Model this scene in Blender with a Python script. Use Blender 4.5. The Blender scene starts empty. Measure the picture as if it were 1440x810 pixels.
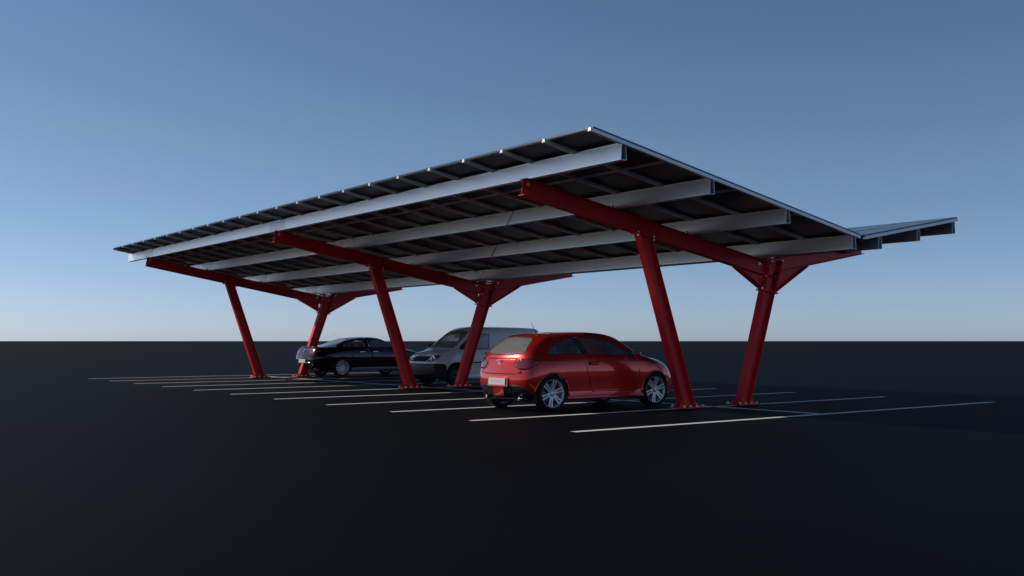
import bpy, bmesh, math, random
from mathutils import Vector, Matrix
random.seed(7)
sc = bpy.context.scene
COL = sc.collection
PI = math.pi
R_ = math.radians

# ------------------------------------------------------------------ materials
def new_mat(name):
    m = bpy.data.materials.new(name); m.use_nodes = True
    nt = m.node_tree
    return m, nt, nt.nodes['Principled BSDF']

def simple(name, col, rough=.5, metal=0., spec=.5, coat=0., noise=0., nscale=20., bump=0., bscale=200., coat_rough=.03):
    m, nt, b = new_mat(name)
    b.inputs['Base Color'].default_value = (*col, 1)
    b.inputs['Roughness'].default_value = rough
    b.inputs['Metallic'].default_value = metal
    b.inputs['Specular IOR Level'].default_value = spec
    b.inputs['Coat Weight'].default_value = coat
    b.inputs['Coat Roughness'].default_value = coat_rough
    if noise or bump:
        tc = nt.nodes.new('ShaderNodeTexCoord')
    if noise:
        n = nt.nodes.new('ShaderNodeTexNoise'); n.inputs['Scale'].default_value = nscale
        n.inputs['Detail'].default_value = 5
        nt.links.new(tc.outputs['Object'], n.inputs['Vector'])
        r = nt.nodes.new('ShaderNodeValToRGB')
        r.color_ramp.elements[0].position = .3; r.color_ramp.elements[1].position = .7
        r.color_ramp.elements[0].color = (*[c*(1-noise) for c in col], 1)
        r.color_ramp.elements[1].color = (*[min(1, c*(1+noise)) for c in col], 1)
        nt.links.new(n.outputs['Fac'], r.inputs['Fac'])
        nt.links.new(r.outputs['Color'], b.inputs['Base Color'])
        mr = nt.nodes.new('ShaderNodeMapRange')
        mr.inputs['To Min'].default_value = max(0, rough-.08); mr.inputs['To Max'].default_value = min(1, rough+.08)
        nt.links.new(n.outputs['Fac'], mr.inputs['Value'])
        nt.links.new(mr.outputs['Result'], b.inputs['Roughness'])
    if bump:
        n2 = nt.nodes.new('ShaderNodeTexNoise'); n2.inputs['Scale'].default_value = bscale
        n2.inputs['Detail'].default_value = 3
        nt.links.new(tc.outputs['Object'], n2.inputs['Vector'])
        bp = nt.nodes.new('ShaderNodeBump'); bp.inputs['Strength'].default_value = bump
        bp.inputs['Distance'].default_value = .01
        nt.links.new(n2.outputs['Fac'], bp.inputs['Height'])
        nt.links.new(bp.outputs['Normal'], b.inputs['Normal'])
    return m

def glass(name, tint, refl=.12, pale_sheen=0., rough=.02):
    m = bpy.data.materials.new(name); m.use_nodes = True
    nt = m.node_tree; nt.nodes.clear()
    o = nt.nodes.new('ShaderNodeOutputMaterial'); mx = nt.nodes.new('ShaderNodeMixShader')
    t = nt.nodes.new('ShaderNodeBsdfTransparent'); t.inputs['Color'].default_value = (*tint, 1)
    d = nt.nodes.new('ShaderNodeBsdfDiffuse'); d.inputs['Color'].default_value = (.62, .62, .61, 1)
    m2 = nt.nodes.new('ShaderNodeMixShader'); m2.inputs[0].default_value = pale_sheen  # flat pale layer mixed into the pane, standing in for reflected brightness
    g = nt.nodes.new('ShaderNodeBsdfGlossy'); g.inputs['Roughness'].default_value = rough
    f = nt.nodes.new('ShaderNodeFresnel'); f.inputs['IOR'].default_value = 1.52
    ad = nt.nodes.new('ShaderNodeMath'); ad.operation = 'ADD'; ad.use_clamp = True
    ad.inputs[1].default_value = refl
    nt.links.new(t.outputs[0], m2.inputs[1]); nt.links.new(d.outputs[0], m2.inputs[2])
    nt.links.new(f.outputs[0], ad.inputs[0]); nt.links.new(ad.outputs[0], mx.inputs[0])
    nt.links.new(m2.outputs[0], mx.inputs[1]); nt.links.new(g.outputs[0], mx.inputs[2])
    nt.links.new(mx.outputs[0], o.inputs[0])
    return m

M = {}
def asphalt():
    m, nt, b = new_mat('asphalt')
    tc = nt.nodes.new('ShaderNodeTexCoord')
    n1 = nt.nodes.new('ShaderNodeTexNoise'); n1.inputs['Scale'].default_value = .35; n1.inputs['Detail'].default_value = 8
    n2 = nt.nodes.new('ShaderNodeTexNoise'); n2.inputs['Scale'].default_value = 45; n2.inputs['Detail'].default_value = 4
    for n in (n1, n2): nt.links.new(tc.outputs['Object'], n.inputs['Vector'])
    mx = nt.nodes.new('ShaderNodeMath'); mx.operation = 'MULTIPLY'
    nt.links.new(n1.outputs['Fac'], mx.inputs[0]); nt.links.new(n2.outputs['Fac'], mx.inputs[1])
    r = nt.nodes.new('ShaderNodeValToRGB')
    r.color_ramp.elements[0].position = .12; r.color_ramp.elements[1].position = .42
    r.color_ramp.elements[0].color = (.0015, .0019, .0029, 1)
    r.color_ramp.elements[1].color = (.0039, .0044, .0064, 1)
    nt.links.new(mx.outputs[0], r.inputs['Fac']); nt.links.new(r.outputs['Color'], b.inputs['Base Color'])
    b.inputs['Roughness'].default_value = .75
    b.inputs['Specular IOR Level'].default_value = .05
    bp = nt.nodes.new('ShaderNodeBump'); bp.inputs['Strength'].default_value = .25; bp.inputs['Distance'].default_value = .004
    nt.links.new(n2.outputs['Fac'], bp.inputs['Height']); nt.links.new(bp.outputs['Normal'], b.inputs['Normal'])
    return m
M['asphalt'] = asphalt()

def line_paint():
    m, nt, b = new_mat('line_paint')
    tc = nt.nodes.new('ShaderNodeTexCoord')
    n = nt.nodes.new('ShaderNodeTexNoise'); n.inputs['Scale'].default_value = 9; n.inputs['Detail'].default_value = 8; n.inputs['Roughness'].default_value = .7
    nt.links.new(tc.outputs['Object'], n.inputs['Vector'])
    r = nt.nodes.new('ShaderNodeValToRGB')
    r.color_ramp.elements[0].position = .25; r.color_ramp.elements[1].position = .5
    r.color_ramp.elements[0].color = (.74, .74, .73, 1); r.color_ramp.elements[1].color = (.86, .86, .85, 1)
    nt.links.new(n.outputs['Fac'], r.inputs['Fac']); nt.links.new(r.outputs['Color'], b.inputs['Base Color'])
    b.inputs['Roughness'].default_value = .7
    return m
M['line'] = line_paint()
M['red_steel'] = simple('red_painted_steel', (.80, .022, .027), .46, .12, .35, .0, noise=.10, nscale=3., bump=.03, bscale=60)
M['galv'] = simple('galvanised_steel', (.92, .91, .90), .43, .95, .5, noise=.05, nscale=30., bump=.015, bscale=60)
M['galv2'] = simple('galvanised_splice', (.80, .79, .78), .48, .95, .5, noise=.12, nscale=14.)
M['alu'] = simple('rail_aluminium', (.92, .91, .89), .40, .15, .5, noise=.05, nscale=8.)
M['alu_dark'] = simple('rail_groove', (.16, .16, .16), .5, .5)
M['bolt'] = simple('zinc_bolt', (.75, .73, .68), .35, .6)
M['cable'] = simple('dark_rod', (.06, .06, .062), .5, .3)
M['frame'] = simple('panel_frame_dark', (.035, .05, .085), .3, .4)
def panel_mat():
    m, nt, b = new_mat('solar_laminate')
    tc = nt.nodes.new('ShaderNodeTexCoord')
    br = nt.nodes.new('ShaderNodeTexBrick')
    br.offset = 0; br.inputs['Scale'].default_value = 1
    br.inputs['Brick Width'].default_value = .165; br.inputs['Row Height'].default_value = .165
    br.inputs['Mortar Size'].default_value = .004
    br.inputs['Color1'].default_value = (.012, .012, .014, 1); br.inputs['Color2'].default_value = (.016, .015, .016, 1)
    br.inputs['Mortar'].default_value = (.05, .05, .05, 1)
    nt.links.new(tc.outputs['Object'], br.inputs['Vector'])
    nt.links.new(br.outputs['Color'], b.inputs['Base Color'])
    b.inputs['Roughness'].default_value = .16
    b.inputs['Specular IOR Level'].default_value = .5
    return m
M['laminate'] = panel_mat()
M['backsheet'] = simple('panel_backsheet', (.016, .015, .015), .32, 0, .12)
M['gutter'] = simple('gutter_sheet', (.10, .095, .085), .6, .3)
M['seal'] = simple('rubber_seal', (.01, .01, .01), .6)

M['car_red'] = simple('red_car_paint', (.72, .026, .018), .27, .55, .25, 1.0, noise=.04, nscale=2)
M['car_black'] = simple('black_car_paint', (.003, .003, .0035), .25, .0, .1, .8)
M['car_white'] = simple('pale_van_paint', (.86, .85, .84), .35, .0, .5, .6)
M['seam'] = simple('seam_dark', (.012, .01, .01), .8)
M['plastic'] = simple('black_plastic', (.016, .016, .018), .5, 0, .4)
M['interior'] = simple('cabin_lining', (.14, .135, .13), .85)
M['seat_dark'] = simple('seat_fabric_dark', (.05, .048, .05), .9, noise=.2, nscale=60)
M['seat_grey'] = simple('seat_fabric_grey', (.40, .39, .38), .9, noise=.15, nscale=60)
M['seat_red'] = simple('seat_fabric_red', (.40, .03, .03), .9, noise=.15, nscale=60)
M['rubber'] = simple('tyre_rubber', (.012, .012, .012), .75, 0, .3)
M['alloy'] = simple('alloy_rim', (.72, .72, .75), .35, .5)
M['steel_dark'] = simple('dark_steel_rim', (.03, .03, .032), .5, .4)
M['disc'] = simple('brake_disc', (.25, .24, .24), .35, .9)
M['caliper'] = simple('brake_caliper', (.45, .03, .015), .4)
M['chrome'] = simple('chrome', (.75, .76, .78), .12, 1.)
M['plate'] = simple('plate_white', (.78, .78, .76), .4)
M['plate_mark'] = simple('plate_mark', (.64, .65, .65), .5)
M['tail_red'] = simple('tail_lens', (.22, .004, .008), .08, 0, .6, 1.)
M['tail_dark'] = simple('tail_lens_dark', (.07, .004, .012), .12, 0, .6, 1.)
M['lamp_chrome'] = simple('lamp_reflector', (.80, .80, .82), .18, .85, .5, .6)
M['lens_white'] = simple('lamp_white', (.85, .85, .85), .1, 0., .5, 1.)
M['grille'] = simple('grille_black', (.012, .012, .012), .55)
M['glass_clear'] = glass('window_glass', (.90, .92, .92), .09, .13)
M['glass_van'] = glass('van_windscreen_glass', (.75, .76, .76), .30, .60)
M['glass_front'] = glass('windscreen_glass', (.70, .72, .72), .30, .25)
M['glass_rear'] = glass('rear_window_glass', (.66, .67, .67), .22, .50)
M['glass_dark'] = glass('privacy_glass', (.42, .44, .46), .06)

# ------------------------------------------------------------------ mesh helpers
class MB:
    """collects faces, builds ONE mesh object"""
    def __init__(s): s.v = []; s.f = []; s.m = []; s.sm = []
    def add(s, verts, faces, mi=0, smooth=False):
        o = len(s.v); s.v += [tuple(p) for p in verts]
        for f in faces: s.f.append([i+o for i in f]); s.m.append(mi); s.sm.append(smooth)
    def box(s, lo, hi, mi=0, mtx=None):
        x0, y0, z0 = lo; x1, y1, z1 = hi
        v = [(x0,y0,z0),(x1,y0,z0),(x1,y1,z0),(x0,y1,z0),(x0,y0,z1),(x1,y0,z1),(x1,y1,z1),(x0,y1,z1)]
        if mtx: v = [mtx @ Vector(p) for p in v]
        s.add(v, [(0,3,2,1),(4,5,6,7),(0,1,5,4),(1,2,6,5),(2,3,7,6),(3,0,4,7)], mi)
    def prism(s, poly, x0, x1, mi=0, ax='x', smooth=False):
        """polygon (a,b) extruded along ax; poly in the two other axes, CCW seen from +ax"""
        n = len(poly)
        def P(a, b, t):
            return {'x': (t, a, b), 'y': (b, t, a), 'z': (a, b, t)}[ax]
        v = [P(a, b, x0) for a, b in poly] + [P(a, b, x1) for a, b in poly]
        s.add(v, [tuple(range(n))[::-1], tuple(range(n, 2*n))], mi)
        s.add(v, [(i, (i+1) % n, n+(i+1) % n, n+i) for i in range(n)], mi, smooth)
    def lathe(s, prof, mi=0, n=32, ax='x', c=(0,0,0), smooth=True, close=False):
        """prof: list of (axial, radius)"""
        v = []; m = len(prof)
        for k in range(n):
            a = 2*PI*k/n
            for t, r in prof:
                p = {'x': (t, r*math.cos(a), r*math.sin(a)), 'y': (r*math.sin(a), t, r*math.cos(a)), 'z': (r*math.cos(a), r*math.sin(a), t)}[ax]
                v.append((p[0]+c[0], p[1]+c[1], p[2]+c[2]))
        f = []
        for k in range(n):
            k2 = (k+1) % n
            for i in range(m if close else m-1):
                i2 = (i+1) % m
                f.append((k*m+i, k2*m+i, k2*m+i2, k*m+i2))
        s.add(v, f, mi, smooth)
    def tube(s, pts, r, mi=0, n=8):
        pts = [Vector(p) for p in pts]; rings = []
        for i, p in enumerate(pts):
            d = (pts[min(i+1, len(pts)-1)] - pts[max(i-1, 0)]).normalized()
            u = d.orthogonal().normalized(); w = d.cross(u)
            rr = r[i] if isinstance(r, (list, tuple)) else r
            rings.append([p + rr*(math.cos(2*PI*k/n)*u + math.sin(2*PI*k/n)*w) for k in range(n)])
        v = [q for rg in rings for q in rg]; f = []
        for i in range(len(pts)-1):
            for k in range(n):
                f.append((i*n+k, i*n+(k+1) % n, (i+1)*n+(k+1) % n, (i+1)*n+k))
        s.add(v, f, mi, True)
        s.add(rings[0], [tuple(range(n))[::-1]], mi); s.add(rings[-1], [tuple(range(n))], mi)
    def build(s, name, mats, parent=None, bevel=0., fix=True):
        me = bpy.data.meshes.new(name); me.from_pydata(s.v, [], s.f)
        mats = mats if isinstance(mats, (list, tuple)) else [mats]
        for m in mats: me.materials.append(m)
        for p, mi, sm in zip(me.polygons, s.m, s.sm): p.material_index = mi; p.use_smooth = sm
        if fix:
            bm = bmesh.new(); bm.from_mesh(me)
            bmesh.ops.remove_doubles(bm, verts=bm.verts, dist=1e-6)
            bmesh.ops.recalc_face_normals(bm, faces=bm.faces); bm.to_mesh(me); bm.free()
        me.update()
        o = bpy.data.objects.new(name, me); COL.objects.link(o)
        if parent: o.parent = parent
        if bevel:
            b = o.modifiers.new('bevel', 'BEVEL'); b.width = bevel; b.segments = 2; b.limit_method = 'ANGLE'; b.angle_limit = R_(40)
        return o

def dup(o, parent, loc=None):
    c = o.copy(); COL.objects.link(c); c.parent = parent
    if loc is not None: c.location = loc
    return c
def tag(o, label, cat):
    o['label'] = label; o['category'] = cat; return o
def empty(name, loc, rz=0):
    o = bpy.data.objects.new(name, None); COL.objects.link(o); o.location = loc; o.rotation_euler = (0,0,rz)
    o.empty_display_size = .3
    return o

# ------------------------------------------------------------------ ground and bay markings
g = MB(); S = 30000
g.add([(-S,-S,0),(S,-S,0),(S,S,0),(-S,S,0)], [(0,1,2,3)])
ground = g.build('ground', M['asphalt']); ground['kind'] = 'structure'
LW = .15; Y0, Y1 = -5.66, 5.77; ZL = .004
for i in range(11):
    l = MB(); x = -2.5*i
    l.add([(x-LW/2,Y0,ZL),(x+LW/2,Y0,ZL),(x+LW/2,Y1,ZL),(x-LW/2,Y1,ZL)], [(0,1,2,3)])
    l.build('bay_line', M['line'], ground)
l = MB(); l.add([(-25+LW/2,-LW/2,ZL+.004),(-LW/2,-LW/2,ZL+.004),(-LW/2,LW/2,ZL+.004),(-25+LW/2,LW/2,ZL+.004)], [(0,1,2,3)])
l.build('centre_line', M['line'], ground)

# ------------------------------------------------------------------ carport
TAN = math.tan(R_(10)); VY, VZ = 1.61, 3.236          # valley of the panel plane
def zl(y): return VZ + TAN*(VY-y)                      # panel top, big wing
def zr(y): return VZ + TAN*(y-VY)                      # panel top, small wing
PT, RT, PH = .030, .056, .236                          # panel, rail, purlin heights
BT = (PT+RT+PH)/math.cos(R_(10))                       # panel top -> beam top (vertical)
X0, X1 = -.20, -24.40
cp = empty('solar_carport', (-12.3, 0, 0))
tag(cp, 'long red steel carport with galvanised purlins under two tilted wings of dark solar panels', 'carport')
CP0 = Vector((12.3, 0, 0))                             # world -> carport local: add
def W(p): return (p[0]+12.3, p[1], p[2])

bolt_me = None
def bolt(parent, p, axis='z', r=.020, h=.022):
    """hex bolt head with washer"""
    global bolt_me
    if bolt_me is None:
        b = MB()
        hexa = [(math.cos(k*PI/3), math.sin(k*PI/3)) for k in range(6)]
        b.prism([(1.0*a, 1.0*c) for a, c in hexa], .012, .9, ax='z')
        b.lathe([(0,0),(0,1.35),(.18,1.35),(.18,0)], 0, 12, 'z', smooth=False)
        o = b.build('bolt', M['bolt'], parent); bolt_me = o.data
    else:
        o = bpy.data.objects.new('bolt', bolt_me); COL.objects.link(o); o.parent = parent
    o.location = p; o.scale = (r, r, r if h is None else h)
    if axis == 'x': o.rotation_euler = (0, PI/2, 0)
    elif axis == 'y-': o.rotation_euler = (PI/2, 0, 0)
    elif axis == 'y': o.rotation_euler = (-PI/2, 0, 0)
    elif axis == '-z': o.rotation_euler = (PI, 0, 0)
    return o

FW, FT, WT = .17, .014, .010                           # flange width, flange / web thickness
def isec(mb, a0, a1, b0, b1, fw=FW, ft=FT, wt=WT):
    """I-section in the (y,z) plane between flange line a0-a1 and flange line b0-b1 (outer faces)"""
    a0, a1, b0, b1 = map(Vector, (a0, a1, b0, b1))
    da = (a1-a0).normalized(); db = (b1-b0).normalized()
    na = Vector((-da.y, da.x)); nb = Vector((-db.y, db.x))
    if (b0-a0).dot(na) < 0: na = -na
    if (a0-b0).dot(nb) < 0: nb = -nb
    A0, A1, B0, B1 = a0+na*ft, a1+na*ft, b0+nb*ft, b1+nb*ft
    mb.prism([tuple(a0), tuple(a1), tuple(A1), tuple(A0)], -fw/2, fw/2)
    mb.prism([tuple(b0), tuple(b1), tuple(B1), tuple(B0)], -fw/2, fw/2)
    e = .001
    mb.prism([tuple(A0+da*e), tuple(A1-da*e), tuple(B1-db*e), tuple(B0+db*e)], -wt/2, wt/2)

def ztop(y, w=None):                                    # beam top flange
    return (zl(y) if (y < VY if w is None else w == 'l') else zr(y)) - BT
BD = .300                                               # beam depth measured vertically
# back column axis and front column axis
def yb(z): return .952 + .352*z
def yf(z): return -.622 - .3545*z
for fi in range(3):
    fx = -2.555 - 10*fi
    lx = fx + 12.3
    # ---- long beam (big wing)
    yt = -4.555
    yj = yb(2.72) - .178                                # where it meets the back column
    b = MB()
    tip_t = (yt, ztop(yt)); tip_b = (yt-.052, ztop(yt)-BD+.009)
    isec(b, tip_t, (yj+.0, ztop(yj, 'l')), tip_b, (yj-.055, ztop(yj-.055, 'l')-BD))
    # tip end plate + bracing lug
    for yc in (-4.461, -2.509, -.577):                  # purlin cleats on the top flange
        for sg in (-1, 1):
            y = yc+sg*.066; zc_ = ztop(y, 'l')
            if yc < -4 and sg < 0: continue
            b.box((-.075, min(y, y+sg*.008), zc_-.004), (.075, max(y, y+sg*.008), zc_+.055))
            b.box((-.075, min(y+sg*.009, y+sg*.06), zc_-.014), (.075, max(y+sg*.009, y+sg*.06), zc_+.008-sg*.004))
    # end plate on column flange
    b.prism([(yb(2.32)-.188, 2.32), (yb(2.32)-.172, 2.32), (yb(2.90)-.182, 2.90), (yb(2.90)-.198, 2.90)], -.095, .095)
    # web stiffener above the front column
    for dy in (-.14, .14):
        yy = yf(3.2)+dy
        b.box((-FW/2+.01, yy-.005, ztop(yy)-BD+FT), (FW/2-.01, yy+.005, ztop(yy)-FT))
    bo = b.build('beam', M['red_steel'], cp, bevel=.002); bo.location = (lx, 0, 0)
    # ---- haunch under the long beam
    h = MB()
    y0 = .80; z0 = ztop(y0)-BD; y1 = yb(2.33)-.19; z1 = 2.345
    h.prism([(y0, z0-.003), (y1, z1), (y1, ztop(y1)-BD-.003)], -WT/2, WT/2)
    d = Vector((y1-y0, z1-z0)).normalized(); n = Vector((d.y, -d.x))*FT
    if n.y > 0: n = -n
    h.prism([(y0, z0-.003), (y0+n.x, z0+n.y-.003), (y1+n.x, z1+n.y), (y1, z1)], -FW/2, FW/2)
    ho = h.build('haunch', M['red_steel'], bo, bevel=.002)
    # ---- short beam (small wing)
    ys = yb(2.72)+.178; ye = 5.03
    b2 = MB()
    isec(b2, (ys-.02, ztop(ys-.02)), (ye, ztop(ye)), (ys, ztop(ys)-BD), (ye+.05, ztop(ye)-BD+.009))
    b2.prism([(yb(2.25)+.172, 2.25), (yb(2.25)+.188, 2.25), (yb(2.92)+.196, 2.92), (yb(2.92)+.180, 2.92)], -.095, .095)
    bo2 = b2.build('beam', M['red_steel'], cp, bevel=.002); bo2.location = (lx, 0, 0)
    h = MB()
    y0 = 3.03; z0 = ztop(y0)-BD; y1 = yb(2.27)+.19; z1 = 2.275
    h.prism([(y0, z0-.003), (y1, ztop(y1)-BD-.003), (y1, z1)], -WT/2, WT/2)
    d = Vector((y1-y0, z1-z0)).normalized(); n = Vector((d.y, -d.x))*FT
    if n.y > 0: n = -n
    h.prism([(y0, z0-.003), (y1, z1), (y1+n.x, z1+n.y), (y0+n.x, z0+n.y-.003)], -FW/2, FW/2)
    ho2 = h.build('haunch', M['red_steel'], bo2, bevel=.002)
    # ---- columns
    zt = ztop(yf(3.15)) - BD - .004
    c = MB()
    def frontcap(dy):
        y = yf(3.15)+dy; return (y, ztop(y)-BD-.020)
    isec(c, (yf(.03)-.155, .03), frontcap(-.165), (yf(.03)+.155, .03), frontcap(.14))
    a = yf(3.15)
    c.prism([(a-.25, ztop(a-.25)-BD-.018), (a+.24, ztop(a+.24)-BD-.018), (a+.24, ztop(a+.24)-BD-.001), (a-.25, ztop(a-.25)-BD-.001)], -.095, .095)
    co = c.build('column', M['red_steel'], cp, bevel=.002); co.location = (lx, 0, 0)
    c = MB()
    isec(c, (yb(.03)-.145, .03), (yb(2.90)-.178, 2.90), (yb(.03)+.145, .03), (yb(2.92)+.176, 2.92))
    # cap / splice collar under the haunches and cross stiffeners
    for zz, hw in ((2.285, .245), ):
        c.prism([(yb(zz)-hw+.01, zz+.035), (yb(zz)+hw, zz-.035), (yb(zz)+hw, zz-.053), (yb(zz)-hw+.01, zz+.017)], -.098, .098)
    c.prism([(yb(2.60)-.165, 2.63), (yb(2.60)+.165, 2.57), (yb(2.60)+.165, 2.56), (yb(2.60)-.165, 2.62)], -.08, .08)
    c.prism([(yb(2.9)-.36, 2.93), (yb(2.9)-.17, 2.905), (yb(2.9)+.17, 2.925), (yb(2.9)+.30, 2.975), (yb(2.9)+.30, 2.99), (yb(2.9)+.10, 2.965), (yb(2.9)-.30, 2.965)], -.08, .08)
    co2 = c.build('column', M['red_steel'], cp, bevel=.002); co2.location = (lx, 0, 0)
    for colm, fy in ((co, yf), (co2, yb)):
        y0 = fy(0)
        p = MB()
        p.box((-.20, y0-.30, .005), (.20, y0+.30, .030))
        # gussets between flange and plate
        for s in (-1, 1):
            e = fy(.03)+s*.157
            q = fy(.14)+s*.157
            for gx in (-.06, .06):
                p.prism([(e, .031), (e+s*.12, .031), (q, .14)] if s > 0 else [(e, .031), (q, .14), (e+s*.12, .031)], gx-.006, gx+.006)
        for s in (-1, 1):
            p.prism([(s*.175, .031), (s*.01, .031), (s*.01, .12), (s*.03, .12)] if s < 0 else [(s*.01, .031), (s*.175, .031), (s*.03, .12), (s*.01, .12)], y0-.006+.03, y0+.006+.03, ax='y') if False else None
        p.build('base_plate', M['red_steel'], colm, bevel=.002)
        for sy in (-.25, -.085, .085, .25):
            for sx in (-.155, .155):
                bolt(colm, (sx, y0+sy, .030), 'z', .021, .04)
    # bolts: front column head (through beam bottom flange)
    for dy in (-.205, .195):
        for sx in (-.06, .06):
            y = a+dy; zb = ztop(y)-BD
            bolt(bo, (sx, y, zb+FT), 'z', .019, .032)
            bolt(bo, (sx, y, zb-.018), '-z', .019, .032)
    # bolts of the beam end plates on the back column
    for zz in (2.40, 2.60, 2.80, 2.87):
        for sx in (-.065, .065):
            bolt(bo, (sx, yb(zz)-.196, zz), 'y-', .017, .03)
            bolt(bo2, (sx, yb(zz)+.195, zz), 'y', .017, .03)
    for sy in (-.225, .225):
        for sx in (-.07, .07):
            bolt(co2, (sx, yb(2.285)+sy, 2.285 - sy*.155 + .012), 'z', .019, .03)
    # rod anchor eyes on the web
    bolt(bo, (WT/2, yt+.10, ztop(yt+.10)-.075), 'x', .028, .03)
    bolt(bo, (WT/2, yj-.22, ztop(yj-.22)-.09), 'x', .024, .03)
    bolt(bo2, (WT/2, ys+.16, ztop(ys+.16)-.09), 'x', .024, .03)
    # purlin cleats with bolts
    for yc in (-4.461, -2.509, -.577, 1.30):
        for sx in (-.05, .05):
            for dy in (-.10, .10):
                y = yc+dy
                if y < yt+.02: continue
                bolt(bo, (sx, y, ztop(y)+.001), 'z', .016, .035)

# ---- purlins
def purlin(yc, right):
    zb = ztop(yc)
    th = 0.
    p = MB()
    hb, ht, H = .062, .030, PH+.034
    prof = [(-hb, .002), (hb, .002), (hb, .020), (ht+.010, H-.02), (ht+.010, H), (-ht-.010, H), (-ht-.010, H-.02), (-hb, .020)]
    xa, xb = (X1-.35+12.3 if not right else X1-.1+12.3), X0-.012+12.3
    t_ = .006                                           # folded sheet: hollow, open at both ends
    inn = [(-hb+t_, .002+t_), (hb-t_, .002+t_), (hb-t_, .020), (ht+.010-t_, H-.02), (ht+.010-t_, H-t_), (-ht-.010+t_, H-t_), (-ht-.010+t_, H-.02), (-hb+t_, .020)]
    n_ = len(prof)
    v_ = [(x, a, b) for pf in (prof, inn) for x in (xa, xb) for a, b in pf]
    q_ = []
    for i in range(n_):
        j = (i+1) % n_
        q_ += [(i, j, n_+j, n_+i), (2*n_+j, 2*n_+i, 3*n_+i, 3*n_+j), (n_+i, n_+j, 3*n_+j, 3*n_+i), (j, i, 2*n_+i, 2*n_+j)]
    p.add(v_, q_)
    o = p.build('purlin', M['galv'], cp, bevel=.0015)
    o.location = (0, yc, zb); o.rotation_euler = (th, 0, 0)
    for sx in (-7.55, -17.55):                          # splice sleeves near the frames
        s = MB()
        x = sx - 5.0
        pr = [(-hb-.003, -.001), (hb+.003, -.001), (hb+.003, .021), (ht+.013, H-.025), (-ht-.013, H-.025), (-hb-.003, .021)]
        s.prism(pr, x-.45+12.3, x+.45+12.3)
        s.build('splice_sleeve', M['galv2'], o)
    return o
for yc in (-4.461, -2.509, -.577, 1.341): purlin(yc, False)
for yc in (2.177, 3.496, 4.801): purlin(yc, True)

# ---- rails, running up each slope below the panel joints
NP = 22; PP = (X0-X1)/NP
def rail_mesh(length, name, parent):
    """profile with two bright lips and a dark groove, along +y, centred on x"""
    r = MB(); w = .034
    prof = [(-w, 0), (-.008, 0), (-.008, .014), (.008, .014), (.008, 0), (w, 0), (w, .018), (w-.006, .024), (w-.006, RT-.001), (-w+.006, RT-.001), (-w+.006, .024), (-w, .018)]
    # prism along y wants (z,x) order
    r.prism([(z, x) for x, z in prof], 0, length, ax='y')
    for p_i, f in enumerate(r.f): pass
    o = r.build(name, [M['alu'], M['alu_dark']], parent)
    for p in o.data.polygons:
        c = p.center
        if abs(c.x) < .0085 and c.z < .0145: p.material_index = 1
    return o
LEN_L = (VY-.07+5.125)/math.cos(R_(10)); LEN_R = (4.935-VY-.07)/math.cos(R_(10))
rl = rr = None
for k in range(NP+1):
    x = X0 - PP*k
    if k == 0: x -= .028
    if k == NP: x += .028
    y = -5.125
    if rl is None: rl = o = rail_mesh(LEN_L, 'rail', cp)
    else: o = dup(rl, cp)
    off = (PT+RT)
    o.rotation_euler = (-R_(10), 0, 0)
    o.location = (x+12.3, y - off*math.sin(R_(10)), zl(y) - off*math.cos(R_(10)))
    y = VY+.07
    if rr is None: rr = o = rail_mesh(LEN_R, 'rail', cp)
    else: o = dup(rr, cp)
    o.rotation_euler = (R_(10), 0, 0)
    o.location = (x+12.3, y + off*math.sin(R_(10)), zr(y) - off*math.cos(R_(10)))

# ---- solar panels
def panel_geo(mb, w, l, mtx=None):
    fw, a = .012, .028
    def B(lo, hi, mi): mb.box(lo, hi, mi, mtx)
    B((fw, fw, .010), (w-fw, l-fw, PT-.002), 0)                      # glass side
    B((fw, fw, .004), (w-fw, l-fw, .009), 3)                         # back sheet
    B((0, 0, 0), (fw-.0005, l, PT), 1); B((w-fw+.0005, 0, 0), (w, l, PT), 1)     # long frame sides
    B((fw, 0, .001), (w-fw, fw-.0005, PT), 1); B((fw, l-fw+.0005, .001), (w-fw, l, PT), 1)
    B((fw+.002, .012, -.004), (w-fw-.002, .012+a, .0005), 2); B((fw+.002, l-a-.012, -.004), (w-fw-.002, l-.012, .0005), 2)
PW = PP-.012
YL = [-5.08, -3.42, -1.76, -.10]; PLL = 1.65/math.cos(R_(10))
YR = [1.66, 3.30]; PLR = 1.63/math.cos(R_(10))
PM = [M['laminate'], M['frame'], M['alu'], M['backsheet']]
pl = pr_ = None
def pmat(y, right):
    th = R_(10) if right else -R_(10)
    s = 1 if right else -1
    z = zr(y) if right else zl(y)
    return th, (y + s*PT*math.sin(R_(10)), z - PT*math.cos(R_(10)))
far = MB(); fmats = 0
for k in range(NP):
    x = X0 - PP*(k+1) + .006 + 12.3
    for y in YL:
        th, (yy, zz) = pmat(y, False)
        if pl is None:
            m = MB(); panel_geo(m, PW, PLL); pl = o = m.build('solar_panel', PM, cp)
        else: o = dup(pl, cp)
        o.location = (x, yy, zz); o.rotation_euler = (th, 0, 0)
    for y in YR:
        th, (yy, zz) = pmat(y, True)
        if k < 6:
            if pr_ is None:
                m = MB(); panel_geo(m, PW, PLR); pr_ = o = m.build('solar_panel', PM, cp)
            else: o = dup(pr_, cp)
            o.location = (x, yy, zz); o.rotation_euler = (th, 0, 0)
        else:
            panel_geo(far, PW, PLR, Matrix.Translation((x, yy, zz)) @ Matrix.Rotation(th, 4, 'X'))
fo = far.build('far_solar_panels', PM, cp); fo['kind'] = 'stuff'
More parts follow.
